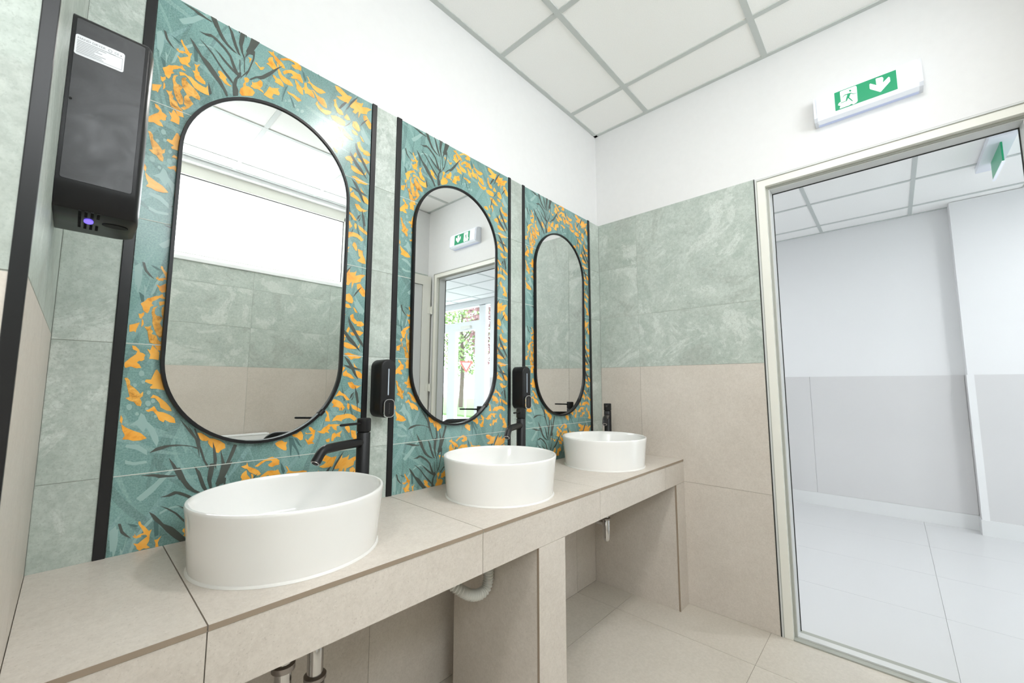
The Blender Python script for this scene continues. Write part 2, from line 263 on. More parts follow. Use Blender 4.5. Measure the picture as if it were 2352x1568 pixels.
M_DARK="50,4 60,5 75,6 88,9 103,12 118,14 108,15 93,15 81,15 69,8|108,-4 120,-4 127,12 134,29 143,43 152,54 165,63 176,70 165,68 151,61 136,49 125,31 118,12|85,60 98,58 112,51 123,54 135,61 148,70 162,85 171,106 180,124 187,118 188,131 180,144 178,163 184,176 184,192 172,199 169,164 173,146 179,134 168,119 157,88 145,76 131,66 117,58 104,62|68,90 78,98 88,111 97,124 114,135 128,151 142,169 156,192 161,205 156,208 149,194 134,177 117,160 103,143 92,127 79,112|87,80 103,89 120,103 136,123 150,138 163,150 170,159 169,164 153,149 135,128 117,105 101,91|119,85 136,95 154,110 172,123 185,133 179,134 161,123 143,108 129,93|150,-4 158,12 166,34 175,55 184,71 177,69 167,51 159,29|180,-5 191,-5 189,19 186,38 189,59 194,72 195,100 191,71 184,58 177,35 178,13|215,-3 230,-5 220,21 212,40 202,55 193,72 198,49 206,26|214,34 218,36 217,60 211,84 206,106 198,127 201,110 207,88 213,62|188,131 198,112 206,98 203,111 191,129 184,144|181,82 183,83 186,121 184,122|192,73 194,73 196,115 194,114|16,105 21,106 26,123 34,134 41,143 31,136 22,126|115,190 120,204 124,219 119,224 116,207|208,127 222,111 239,98 253,80 267,63 281,46 293,34 281,51 271,68 259,87 245,105 236,112 227,112 212,128|468,81 475,64 487,48 496,44 487,60 474,79|535,2 522,16 508,36 499,59 490,76 500,64 509,46 523,24|544,108 551,91 563,76 574,66 561,86|486,139 500,122 516,101 504,122|479,149 475,171 469,196 474,189 480,169 486,141|531,172 541,192 554,211 570,238 585,259 587,274 574,258 555,232 539,209 532,190|512,211 534,235 556,256 580,290 559,273 534,253 516,228|522,305 540,316 556,340 573,380 560,366 544,339 531,320|520,333 544,336 568,342 586,349 569,348 544,345|563,407 573,424 579,458 573,457 567,429|551,449 562,425 557,444|564,401 571,427 575,458 575,484 570,453 564,425|561,420 554,436 546,444 550,429|535,475 531,487 529,496 535,484|230,-49 238,-46 234,-31 226,-9 219,6 215,22 214,49 201,52 205,36 209,15 218,-10 225,-32|59,559 71,548 87,544 108,544 130,548 151,555 156,562 139,552 119,548 96,548 79,554|96,-31 109,-13 122,12 134,33 120,25 108,0|111,482 132,508 147,528 154,551 158,584 153,562 145,534 128,510|141,508 145,509 156,537 159,574 152,540|128,498 137,511 150,534 161,561 170,590 179,607 176,610 166,590 156,560 145,534|183,544 190,564 195,590 194,616 189,602 186,576|201,-40 214,1 213,27 206,51 195,49 202,25 206,0|147,-5 161,12 173,46 180,62 171,52 159,25|47,4 71,4 92,9 113,16 92,15 71,10"
M_MID="311,88 304,112 299,133 297,150 295,147 298,123 303,99|316,117 323,125 329,137 334,152 328,150 321,130|348,13 355,23 362,40 358,49 351,34|15,178 25,186 26,201 21,202|32,109 43,112 52,118 46,120 37,114|78,113 87,116 89,148 82,150|517,389 523,417 536,443 527,452 520,417|539,443 549,464 558,485 562,511 553,492 545,466|367,551 379,552 387,573 399,600 400,615 390,590 377,572 376,612 371,586|381,553 390,557 406,584 394,574"
M_PALE="38,472 50,484 64,500 73,522 75,532 72,546 63,529 56,510 45,491|43,55 65,34 92,10 100,4 85,27 66,52 51,63|3,119 13,108 19,140 17,164 7,163|45,53 62,39 82,16 108,-6 110,-3 92,21 72,47 54,63|36,185 44,150 54,129 67,112 75,104 76,112 62,128 50,150 43,177|87,96 100,89 114,86 127,90 119,91 106,91 88,101|9,121 18,116 18,140 17,161 13,183 10,154|36,122 32,151 28,174 26,193 23,159 28,168|18,535 38,537 55,552 56,564 37,549 16,541|20,492 34,480 38,464 45,470 53,491 45,510 33,493|18,570 34,577 56,576 57,582 35,584 19,579|547,117 563,124 579,138 590,150 569,160 553,139|550,99 566,122 586,147 580,163 560,141|562,183 582,205 587,219 569,198|309,139 308,142 307,144 305,145 303,145 302,143 303,140 304,138 306,137 308,137|321,133 320,136 318,139 316,140 313,140 312,137 313,134 315,131 318,130 320,130|346,149 345,153 343,156 340,157 338,156 337,154 337,151 340,148 342,146 345,147|360,147 359,151 356,154 353,156 351,155 349,152 350,148 353,145 356,143 359,144|337,140 336,143 335,145 333,146 331,145 331,144 331,141 332,139 334,138 336,139|38,372 38,376 35,378 32,379 29,376 28,372 29,368 31,365 34,365 37,368|27,399 26,402 25,404 22,404 21,402 20,399 20,397 22,395 24,395 26,397|53,417 52,420 50,422 48,422 46,420 45,417 46,414 47,412 50,412 52,414|55,443 54,447 52,449 48,449 46,446 44,442 45,438 47,436 51,436 54,439|62,437 62,440 60,442 57,442 55,440 54,437 55,434 56,432 59,432 61,434|41,392 40,395 39,396 37,396 35,395 34,392 34,389 36,388 38,388 40,389|22,450 21,454 19,457 16,457 13,454 12,450 12,446 15,443 18,443 21,446|68,412 68,415 67,416 65,416 63,415 62,412 63,410 64,408 66,408 68,410|68,474 68,476 66,477 64,477 63,476 62,473 62,471 64,470 66,470 67,471|35,466 35,469 33,470 31,470 29,469 28,466 29,463 30,462 32,462 34,464|51,456 51,458 50,459 48,459 46,458 45,455 46,453 47,452 49,452 51,453"
# ---------------------------------------------------------------- dimensions (metres)
XL, YL = -2.2535, -0.690       # left stub wall face, its outer corner
ZT, ZC, PER = 2.0961, 2.696, 0.6050
ZK, ZKB, YK = 0.712, 0.5986, -0.4701    # counter top, apron underside, counter front
YS = -2.30                     # wall opposite the mirrors
GAP = 0.0009
def slabs(m, plane, at, depth, rects, mat, gap=GAP):
    """thin tiles whose visible face lies at plane=at; depth reaches into the wall (signed)"""
    for a0, a1, z0, z1 in rects:
        a0, a1 = min(a0, a1)+gap, max(a0, a1)-gap
        if plane == 'y': m.box(a0, a1, at, at+depth, z0+gap, z1-gap, mat)
        else: m.box(at, at+depth, a0, a1, z0+gap, z1-gap, mat)
def grid(a0, a1, ja, z0, z1, jz):
    A = [a0]+sorted(j for j in ja if a0+.004 < j < a1-.004)+[a1]; Z = [z0]+sorted(j for j in jz if z0+.004 < j < z1-.004)+[z1]
    return [(A[i], A[i+1], Z[k], Z[k+1]) for i in range(len(A)-1) for k in range(len(Z)-1)]
ROWS = [ZT-PER/2*k for k in range(1, 6)]

# ---------------------------------------------------------------- room shell
def f(m):
    m.box(-4.3, .12, .012, .15, 0, 2.9, PAINT)
struct(obj('wall_back', f))
for a, b in ((XL-.0, -2.1578), (-1.5308, -1.4487), (-.8192, -.7338), (-.1097, 0)):   # green tile strips between the koi panels
    def f(m):
        m.box(a, b, .0012, .012, ZK-.01, ZT, GROUT); slabs(m, 'y', 0, .0095, grid(a, b, [], ZK-.01, ZT, ROWS), GREEN)
    struct(obj('wall_back_tile_strip', f))
def f(m):
    m.box(XL, 0, .0012, .012, 0, ZK-.01, GROUTB); slabs(m, 'y', 0, .0095, grid(XL, 0, [-2.092, -1.492, -.892, -.292], 0, ZK-.01, [.6]), BEIGE)
struct(obj('wall_back_lower', f))
def f(m):
    m.box(.005, .12, -.8656, .012, 0, 2.9, PAINT); m.box(.005, .12, -1.745, -.8656, 2.092, 2.9, PAINT); m.box(.005, .12, -2.45, -1.745, 0, 2.9, PAINT)
    m.box(.0010, .005, -.8606, 0, 1.2, ZT, GROUT); m.box(.0010, .005, -.8606, 0, 0, 1.2, GROUTB)
    slabs(m, 'x', 0, .0035, [(-.25, 0, 1.2, 1.5), (-.25, 0, 1.5, 1.8), (-.25, 0, 1.8, ZT), (-.8606, -.25, 1.2, 1.5), (-.8606, -.25, 1.5, ZT)], GREEN)
    slabs(m, 'x', 0, .0035, [(-.25, 0, .6, 1.2), (-.8606, -.25, .6, 1.2), (-.25, 0, 0, .6), (-.8606, -.25, 0, .6)], BEIGE)
    m.box(-.0006, .005, -.8640, -.8612, 0, ZT, GASKET)
struct(obj('wall_right', f))
def f(m):
    m.box(-4.3, XL-.0095, YL+.0095, .012, 0, 2.9, PAINT)
    m.box(XL-.0095, XL-.0012, YL+.006, 0, 0, ZT, GROUT); m.box(-4.3, XL-.006, YL+.0012, YL+.0095, 0, ZT, GROUT)
    slabs(m, 'x', XL, -.006, grid(YL+.006, 0, [-.35], 1.2, ZT, [1.8]), GREEN); slabs(m, 'x', XL, -.006, grid(YL+.006, 0, [-.35], 0, 1.2, [.6]), BEIGE)
    slabs(m, 'y', YL, .006, grid(-4.3, XL-.009, [-3.46, -2.86], 1.2, ZT, [1.8]), GREEN); slabs(m, 'y', YL, .006, grid(-4.3, XL-.009, [-3.46, -2.86], 0, 1.2, [.6]), BEIGE)
struct(obj('wall_left', f))
WX0, WX1, WZ0, WZ1 = -2.75, -.53, 1.955, 2.665
def f(m):
    m.box(-4.3, .0, YS-.2, YS-.0012, 0, WZ0, GROUT); m.box(-4.3, WX0, YS-.2, YS-.006, WZ0, 2.9, PAINT); m.box(WX1, 0, YS-.2, YS-.006, WZ0, 2.9, PAINT); m.box(WX0, WX1, YS-.2, YS-.006, WZ1, 2.9, PAINT)
    jx = [-.1-.6*k for k in range(8)]
    slabs(m, 'y', YS, -.006, grid(-4.3, -.42, jx, 1.2, WZ0, [1.5, 1.8]), GREEN); slabs(m, 'y', YS, -.006, grid(-4.3, WX0, jx, WZ0, ZT, []), GREEN); slabs(m, 'y', YS, -.006, grid(WX1, -.42, jx, WZ0, ZT, []), GREEN)
    slabs(m, 'y', YS, -.006, grid(-4.3, -.42, jx, 0, 1.2, [.6]), BEIGE)
struct(obj('wall_front', f))
def f(m):
    m.box(-.42, .005, YS+.001, -1.836, 0, 2.69, PAINT); slabs(m, 'y', -1.83, -.006, grid(-.426, -.0, [], 1.2, ZT, [1.5, 1.8]), GREEN); slabs(m, 'y', -1.83, -.006, grid(-.426, 0, [], 0, 1.2, [.6]), BEIGE)
    slabs(m, 'x', -.426, .006, grid(YS, -1.83, [], 1.2, ZT, [1.5, 1.8]), GREEN); slabs(m, 'x', -.426, .006, grid(YS, -1.83, [], 0, 1.2, [.6]), BEIGE)
struct(obj('wall_pier', f))
struct(obj('wall_side', lambda m: m.box(-4.45, -4.3, -2.5, 0, 0, 2.9, PAINT)))
def f(m):
    m.box(-4.3, .06, -2.5, .012, -.12, -.0012, GROUTB)
    A = [-4.3]+[-.2903-.6*k for k in range(6, -1, -1)]+[.06]; Y = [-2.3, -2.024, -1.424, -.8235, -.2240, 0]
    for i in range(len(A)-1):
        for k in range(len(Y)-1):
            m.box(A[i]+.001, A[i+1]-.001, Y[k]+.001, Y[k+1]-.001, -.004, 0, FLOORT)
struct(obj('floor', f))
# the joint pattern by the door is offset by half a tile
ce = struct(obj('ceiling', lambda m: m.box(-4.3, .005, YS, .012, ZC+.004, ZC+.05, CEILT)))
def f(m):
    b = .0125
    for k in range(7):
        x = -.2879-.6*k; m.box(x-b, x+b, YS, .012, ZC, ZC+.004, TBAR)
    for k in range(4):
        y = -.3412-.6*k; m.box(-4.3, .005, y-b, y+b, ZC-.0004, ZC+.0036, TBAR)
    m.box(-4.3, .005, -.010, .012, ZC-.001, ZC+.004, TBAR); m.box(-.016, .005, YS, .012, ZC-.001, ZC+.004, TBAR); m.box(-4.3, .005, YS, YS+.022, ZC-.001, ZC+.004, TBAR)
gr = obj('ceiling_grid', f, ce)

# ---------------------------------------------------------------- black trims between the tiles
STRIPS = [(-2.1578, -2.1374), (-1.5496, -1.5308), (-1.4487, -1.4276), (-.8356, -.8192), (-.7338, -.7153), (-.1286, -.1097)]
for i, (a, b) in enumerate(STRIPS):
    struct(obj('trim_%d' % (i+1), lambda m: m.box(a+.0003, b-.0003, -.004, .0115, ZK-.004, ZT+.001, TRIMB, bev=.0012)))
def f(m):
    m.box(XL-.0115, XL+.0008, YL-.0012, YL+.0055, .0, ZT, TRIMB, bev=.001)
struct(obj('trim_7', f))

# ---------------------------------------------------------------- koi tile panels
def clip(poly, axis, val, keep_ge):
    out = []; n = len(poly)
    for i in range(n):
        a, b = poly[i], poly[(i+1) % n]; ia = (a[axis] >= val) == keep_ge; ib = (b[axis] >= val) == keep_ge
        if ia: out.append(a)
        if ia != ib:
            t = (val-a[axis])/(b[axis]-a[axis]); out.append((a[0]+(b[0]-a[0])*t, a[1]+(b[1]-a[1])*t))
    return out
def clip_rect(p, u0, u1, w0, w1):
    for ax, v, g in ((0, u0, True), (0, u1, False), (1, w0, True), (1, w1, False)):
        if len(p) < 3: return []
        p = clip(p, ax, v, g)
    return p if len(p) >= 3 else []
def smooth_poly(p):
    q = []; n = len(p)
    for i in range(n):
        a, b = p[i], p[(i+1) % n]; q += [(a[0]*.93+b[0]*.07, a[1]*.93+b[1]*.07), (a[0]*.07+b[0]*.93, a[1]*.07+b[1]*.93)]
    return q
def parse(s): return [[tuple(float(v)/1000 for v in q.split(',')) for q in g.split()] for g in s.split('|')]
LAYERS = [(parse(M_PALE), PALEL, .00025), (parse(M_MID), MIDL, .00040), (parse(M_FISH), FISH, .00055), (parse(M_BROWN), BROWN, .00065), (parse(M_DARK), DARKL, .00075)]
DARK_UNDER = {0, 1}
from mathutils.geometry import tessellate_polygon
def koi_panel(x0, x1):
    m = MB(); W = x1-x0; zb = ZK-.004; m.box(x0, x1, .0095, .0118, zb, ZT, PGROUT)
    slabs(m, 'y', 0, .0095, grid(x0, x1, [], zb, ZT, ROWS), TEAL, .0010)
    for z in ROWS: m.box(x0+.001, x1-.001, -.0009, .002, z-.0010, z+.0010, PGROUT)
    for cell in range(3):
        zt = ZT-PER*cell; wmax = min(PER, zt-zb-.001)
        if wmax <= 0: continue
        for polys, mat, off in LAYERS:
            for pi, p in enumerate(polys):
                for sh in (-PER, 0, PER):
                    q = clip_rect([(u, w_+sh) for u, w_ in smooth_poly(p)], .002, W-.002, .0, wmax)
                    if not q: continue
                    v3 = [Vector((x0+u, -off-.000002*pi, zt-w_)) for u, w_ in q]
                    tris = tessellate_polygon([v3])
                    m.add(v3, [tuple(t) for t in tris], mat)
    return m.build('koi_tile_panel')
PANELS = [(-2.1374, -1.5496), (-1.4276, -.8356), (-.7153, -.1286)]
PL_LAB = ['tall teal tile panel with orange koi around the nearest and largest looking mirror', 'tall teal tile panel with orange koi around the middle mirror',
          'tall teal tile panel with orange koi around the farthest mirror, by the corner']
for (a, b), lab in zip(PANELS, PL_LAB): tag(koi_panel(a, b), lab, 'tile panel', 'koi tile panels behind the mirrors')

# ---------------------------------------------------------------- vanity counter
vc = tag(empty('vanity_counter', (-1.13, -.235, 0)), 'long built-in washstand counter clad in beige stone tile with a central leg', 'counter')
def child(name, fn, parent, smooth=None):
    """a part modelled in world coordinates, parented to a thing placed elsewhere"""
    o = obj(name, fn, None, smooth); o.parent = parent; bpy.context.view_layer.update(); o.matrix_parent_inverse = parent.matrix_world.inverted(); return o
JX = [XL, -2.0385, -1.4346, -.8352, -.2352, -.0012]
def f(m):
    m.box(XL, -.001, YK+.003, -.0012, ZK-.012, ZK-.009, GROUTB)
    for a, b in zip(JX, JX[1:]):
        m.box(a+.0011, b-.0011, YK-.0015, -.0012, ZK-.0095, ZK, BEIGE, front={'-y': EDGE})
child('countertop', f, vc)
def f(m):
    m.box(XL, -.001, YK+.008, YK+.06, ZKB+.001, ZK-.011, GROUTB)
    for a, b in zip(JX, JX[1:]): m.box(a+.0009, b-.0009, YK, YK+.008, ZKB, ZK-.0105, BEIGE)
    m.box(XL, -.001, YK+.06, -.0012, ZKB+.03, ZK-.011, GROUTB)
child('apron', f, vc)
def leg(x0, x1, y1):
    def f(m):
        m.box(x0+.008, x1-.008 if x1 < -.01 else x1, YK+.009, y1, 0, ZKB+.004, GROUTB)
        m.box(x0, x1, YK, YK+.0085, 0, ZKB-.001, BEIGE, front={'-x': EDGE, '+x': EDGE})
        m.box(x0, x0+.008, YK+.0090, y1, 0, ZKB+.004, BEIGE)
        if x1 < -.01: m.box(x1-.008, x1, YK+.0090, y1, 0, ZKB+.004, BEIGE)
    return f
child('leg', leg(-1.1983, -1.0612, -.0717), vc)
child('leg', leg(-.1049, -.0006, -.0012), vc)

# ---------------------------------------------------------------- washbasins
BAS = [(-1.8365, -.2420), (-1.1359, -.2430), (-.4052, -.2420)]
def make_basin():
    r = empty('washbasin', (0, 0, 0)); sy = .965; H = .1365
    def f(m):
        pr = [(.150, .0), (.186, .0), (.1925, .0035), (.1940, .010), (.1975, .06), (.2035, .115), (.2058, .1300)]
        pr += [(.2055, .1335), (.2040, .1358), (.2015, H), (.1990, .1358), (.1972, .1330)]
        pr += [(.1945, .118), (.1905, .075), (.186, .045), (.176, .030), (.155, .022), (.10, .017), (.030, .014), (.0235, .0135), (.0235, -.0005), (.15, -.0005)]
        pr = [(a, max(b, .0004)) for a, b in pr]
        m.lathe(pr, CERAMIC, 96, sy=sy, closed=True)
    obj('bowl', f, r, 40)
    def f(m): m.lathe([(.1900, .0003), (.1968, .0003), (.1958, .0022), (.1945, .0042), (.1930, .0052)], SILI, 96, sy=sy)
    o = obj('silicone_bead', f, r, 60)
    def f(m): m.lathe([(.0001, .0165), (.026, .0165), (.030, .0150), (.030, .0142), (.0001, .0142)], CHROME, 32)
    obj('drain_cap', f, r, 40)
    return r
b0 = make_basin()
BL = ['round white ceramic vessel basin nearest the camera, largest in the photo', 'round white ceramic vessel basin in the middle of the counter', 'round white ceramic vessel basin farthest away, by the corner']
basins = [b0, copy_tree(b0), copy_tree(b0)]
for o, (x, y), l in zip(basins, BAS, BL):
    o.location = (x, y, ZK); tag(o, l, 'washbasin', 'vessel basins on the counter')

# ---------------------------------------------------------------- faucets (spout along local +x)
def make_faucet():
    r = empty('faucet')
    def f(m):
        m.lathe([(.0001, 0), (.0245, 0), (.0245, .004), (.0205, .006), (.0195, .008), (.0195, .2395), (.0188, .2405), (.0001, .2405)], BLACK, 40)
    obj('body', f, r, 35)
    def f(m):
        m.lathe([(.0001, .2425), (.0165, .2425), (.0165, .2405)], VOID, 32)
        m.lathe([(.0001, .2430), (.0185, .2430), (.0200, .2442), (.0202, .2475), (.0202, .277), (.0195, .2805), (.0175, .2820), (.0001, .2822)], BLACK, 40)
    obj('cap', f, r, 35)
    def f(m):
        z = .213; path = [(.012, 0, z), (.02, 0, z), (.06, 0, z+.001), (.11, 0, z+.0015), (.150, 0, z+.001)]
        for i in range(1, 9):
            a = math.radians(52)*i/8; path.append((.150+.036*math.sin(a), 0, z+.001-.036*(1-math.cos(a))))
        e = Vector(path[-1]); d = Vector((math.cos(math.radians(52)), 0, -math.sin(math.radians(52)))); path.append(tuple(e+d*.020))
        m.tube(path, .0122, BLACK, 28)
    sp = obj('spout', f, r, 50)
    def f(m):
        a = math.radians(52); e = Vector((.150+.036*math.sin(a), 0, .214-.036*(1-math.cos(a)))); d = Vector((math.cos(a), 0, -math.sin(a)))
        m.tube([e+d*.0202, e+d*.0224], .0105, NUT, 24); m.tube([e+d*.0222, e+d*.0232], .0078, VOID, 20)
    obj('aerator', f, sp, 40)
    def f(m):
        m.tube([(.017, 0, .268), (.0215, 0, .268), (.045, 0, .2688), (.100, 0, .2700), (.1035, 0, .2700)], [.0048, .0036, .0036, .0036, .0025], BLACK, 16)
    obj('lever', f, r, 50)
    return r
f0 = make_faucet(); fau = [f0, copy_tree(f0), copy_tree(f0)]
FP = [(-1.606, -.130), (-.8925, -.130), (-.1640, -.130)]
FL = ['tall matt black basin mixer tap beside the nearest basin, spout pointing left', 'tall matt black basin mixer tap between the near and far soap dispensers, beside the middle basin',
      'tall matt black basin mixer tap in the corner beside the farthest basin']
FL[1] = 'tall matt black mixer tap beside the middle basin, below a soap dispenser'
for o, p, b, l in zip(fau, FP, BAS, FL):
    o.location = (p[0], p[1], ZK); o.rotation_euler = (0, 0, math.atan2(b[1]-p[1], b[0]-p[0])); tag(o, l, 'faucet', 'black mixer taps on the counter')

# ---------------------------------------------------------------- mirrors
def stadium(r, h, n=24):
    c = h/2-r; return arc(0, c, r, 0, PI, n)+arc(0, -c, r, PI, 2*PI, n)
def make_mirror():
    r = empty('mirror'); R, Hh = .225, .987
    a = stadium(R, Hh, 40); b = stadium(R-.0085, Hh-.017, 40); n = len(a)
    def f(m):
        o1 = [(x, .013, z) for x, z in a]; prof = []
        rings = [[(x, -.0005, z) for x, z in a], [(x, -.0125, z) for x, z in a], [(x*.9955, -.0142, z*.999) for x, z in a], [(x*1.003, -.0142, z*1.0006) for x, z in b], [(x, -.0130, z) for x, z in b], [(x, -.0005, z) for x, z in b]]
        vs = [p for rr in rings for p in rr]
        fs = [(k*n+i, k*n+(i+1) % n, ((k+1) % 6)*n+(i+1) % n, ((k+1) % 6)*n+i) for k in range(6) for i in range(n)]
        m.add(vs, fs, BLACK)
    obj('frame', f, r, 35)
    def f(m):
        g = stadium(R-.0080, Hh-.016, 40)
        y = lambda z: -.0072+.0066*(z/(Hh/2))*TILT
        m.face([(x, y(z), z) for x, z in g], MIRROR)
    obj('glass', f, r)
    def f(m): # little join sleeve of the frame
        for ang in (math.radians(-42),):
            cx, cz = (R-.0028)*math.cos(ang), -(Hh/2-R)+(R-.0028)*math.sin(ang); t = Vector((-math.sin(ang), 0, math.cos(ang)))
            c_ = Vector((cx, -.0078, cz)); m.tube([c_-t*.008, c_+t*.008], .0082, BLACK, 12)
    obj('frame_joint', f, r, 40)
    return r
TILT = -0.45
m0 = make_mirror(); mir = [m0, copy_tree(m0), copy_tree(m0)]
ML = ['pill-shaped wall mirror in thin black frame reflecting a bright frosted window, nearest the camera', 'pill-shaped wall mirror in thin black frame reflecting the exit sign and doorway', 'pill-shaped wall mirror in thin black frame reflecting only green and beige tiles, farthest away']
for o, x, l in zip(mir, (-1.849, -1.146, -.424), ML): o.location = (x, -.0012, 1.4265); tag(o, l, 'mirror', 'oval black-framed mirrors above the basins')

# ---------------------------------------------------------------- soap dispensers
def rrect(x0, x1, z0, z1, r, n=8):
    return arc(x1-r, z1-r, r, 0, PI/2, n)+arc(x0+r, z1-r, r, PI/2, PI, n)+arc(x0+r, z0+r, r, PI, 1.5*PI, n)+arc(x1-r, z0+r, r, 1.5*PI, 2*PI, n)
def loft(m, rings, mat):
    n = len(rings[0]); vs = [p for r in rings for p in r]; fs = [(k*n+i, k*n+(i+1) % n, (k+1)*n+(i+1) % n, (k+1)*n+i) for k in range(len(rings)-1) for i in range(n)]
    fs += [tuple(range(n))[::-1], tuple((len(rings)-1)*n+i for i in range(n))]; m.add(vs, fs, mat)
def make_disp():
    r = empty('soap_dispenser'); z0, z1 = -.0965, .0975; hw = .0285
    def f(m):
        rings = []
        for y, s in ((0, .0), (-.058, .0), (-.0625, .0012), (-.0650, .0035), (-.0656, .006)):
            rings.append([(x, y, z) for x, z in rrect(-hw+s, hw-s, z0+s, z1-s, .0255-s*.6)])
        loft(m, rings, BLACKP)
    obj('body', f, r, 50)
    def f(m): m.prism([(x, -.0655, z) for x, z in rrect(-.0022, .0022, -.022, .066, .0021, 4)], (0, -.0007, 0), LEVEL)
    obj('level_window', f, r)
    def f(m):
        loft(m, [[(x, y, z) for x, z in rrect(-.0185+s, .0185-s, -.094+s, -.036-s, .0135-s)] for y, s in ((-.060, 0), (-.0735, 0), (-.0750, .0012))], BLACKP)
        for k in range(7):
            zc = -.080+.0045*k*1.15; m.box(-.0012, .0012, -.0754, -.0749, zc-.0005, zc+.0005, NUT)
    bt = obj('sensor_button', f, r, 50)
    def f(m):
        o_ = [(x, z) for x, z in rrect(-.0193, .0193, -.0948, -.0352, .0142)]; i_ = [(x, z) for x, z in rrect(-.0172, .0172, -.0927, -.0373, .0125)]
        n = len(o_); rings = [[(x, -.0700, z) for x, z in o_], [(x, -.0756, z) for x, z in o_], [(x, -.0756, z) for x, z in i_], [(x, -.0700, z) for x, z in i_]]
        vs = [p for rr in rings for p in rr]; m.add(vs, [(k*n+i, k*n+(i+1) % n, ((k+1) % 4)*n+(i+1) % n, ((k+1) % 4)*n+i) for k in range(4) for i in range(n)], SILVER)
    obj('silver_ring', f, bt, 40)
    return r
d0 = make_disp(); d1 = copy_tree(d0)
d0.location = (-1.490, -.0005, 1.0815); d1.location = (-.7775, -.0005, 1.0815)
tag(d0, 'black wall-mounted soap dispenser between the nearest and middle mirrors', 'soap dispenser', 'soap dispensers on the wall')
tag(d1, 'black wall-mounted soap dispenser between the middle and farthest mirrors', 'soap dispenser', 'soap dispensers on the wall')

# ---------------------------------------------------------------- hand dryer on the left stub wall
hd = tag(empty('hand_dryer', (XL, -.41, 1.35)), 'black electric hand dryer with white label on the left wall', 'hand dryer')
def f(m):
    z0, z1 = 1.3455, 1.6310
    def sec(s, zz, nr=0.0):   # horizontal section, rounded at its two front edges
        x0, x1, y0, y1 = XL+.0005, -2.1620-s, -.4705+s+nr, -.3350-s
        r = .024
        pts = [(x0, y1), (x0, y0), (-2.1715-s*.4, y0)]
        pts += [(-2.1715-s*.4+(x1+2.1715+s*.4)*math.sin(a), y0+.036*(1-math.cos(a))) for a in [PI/2*k/8 for k in range(1, 9)]]
        pts += [(x1-r+r*math.cos(a), y1-r+r*math.sin(a)) for a in [PI/2*k/6 for k in range(0, 7)]]
        return [(x, y, zz) for x, y in pts]
    loft(m, [sec(.0015, z0-.004, .0125), sec(0, z0-.0025, .0110), sec(0, z0+.012, .0052), sec(0, z0+.024, .0015), sec(0, z0+.033), sec(0, z1-.014), sec(.0010, z1-.007, .0015), sec(.003, z1-.003, .004), sec(.006, z1, .009)], HOUS)
child('housing', f, hd, 50)
def f(m): # smooth raised panel on the side
    loft(m, [[(x, y, z) for x, z in rrect(-2.2495+s, -2.1745-s, 1.3790+s, 1.6200-s, .003)] for y, s in ((-.4700, 0), (-.4712, .0006))], DRYER)
child('side_panel', f, hd)
def f(m):
    m.prism([(x, -.4713, z) for x, z in rrect(-2.2488, -2.1970, 1.5640, 1.5945, .003)], (0, -.0004, 0), LABEL)
    O = lambda x, z: (x, -.47185, z); ux, uy = (1, 0, 0), (0, 0, 1)
    text_mesh('HAND DRYER', .0046, INK, O(-2.2468, 1.5880), ux, uy, m)
    text_mesh('CE', .0042, INK, O(-2.2085, 1.5878), ux, uy, m)
    for k in range(8):
        z = 1.5855-.0024*k; L_ = [.040, .030, .022, .026, .018, .030, .026, .028][k]
        m.box(-2.2468, -2.2468+L_, -.47190, -.4717, z-.0003, z+.0003, INK)
    m.box(-2.2140, -2.1990, -.47190, -.4717, 1.5849, 1.5853, INK); m.box(-2.1993, -2.1990, -.47190, -.4717, 1.5670, 1.5853, INK); m.box(-2.2468, -2.1990, -.47190, -.4717, 1.5668, 1.5671, INK)
    pts = arc(-2.2130, 1.5893, .0022, 0, 2*PI, 16); inn = arc(-2.2130, 1.5893, .0017, 0, 2*PI, 16)
    for i in range(16): m.face([(pts[i][0], -.47188, pts[i][1]), (pts[i+1][0], -.47188, pts[i+1][1]), (inn[i+1][0], -.47188, inn[i+1][1]), (inn[i][0], -.47188, inn[i][1])], INK)
    m.box(-2.2019, -2.2001, -.47190, -.4717, 1.5888, 1.5893, INK); m.box(-2.2016, -2.2004, -.47190, -.4717, 1.5878, 1.5888, INK)
tag(child('label', f, hd), 'white rating label')
def f(m):
    for k, n in ((0, 15), (1, 5), (2, 5), (3, 5)):
        x = -2.2262+.0064*k
        for j in range(n): m.box(x-.0016, x+.0016, -.460+.0062*j, -.4582+.0062*j, 1.3404, 1.3420, VOID)
        if n == 5:
            for j in range(5): m.box(x-.0016, x+.0016, -.392+.0055*j, -.3903+.0055*j, 1.3404, 1.3420, VOID)
child('air_grille', f, hd)
child('sensor_led', lambda m: m.prism([(-2.2165+.0052*math.cos(a), -.4130+.012*math.sin(a), 1.3398) for a in [2*PI*k/20 for k in range(20)]], (0, 0, .0018), BLUE), hd)
child('air_outlet', lambda m: m.prism([(-2.1870+.0150*math.cos(a), -.4120+.0105*math.sin(a), 1.3404) for a in [2*PI*k/28 for k in range(28)]], (0, 0, .0012), VOID), hd)
child('screw', lambda m: m.prism([(-2.2470+.0016*math.cos(a), -.4716, 1.4960+.0016*math.sin(a)) for a in [2*PI*k/12 for k in range(12)]], (0, -.0008, 0), VOID), hd)

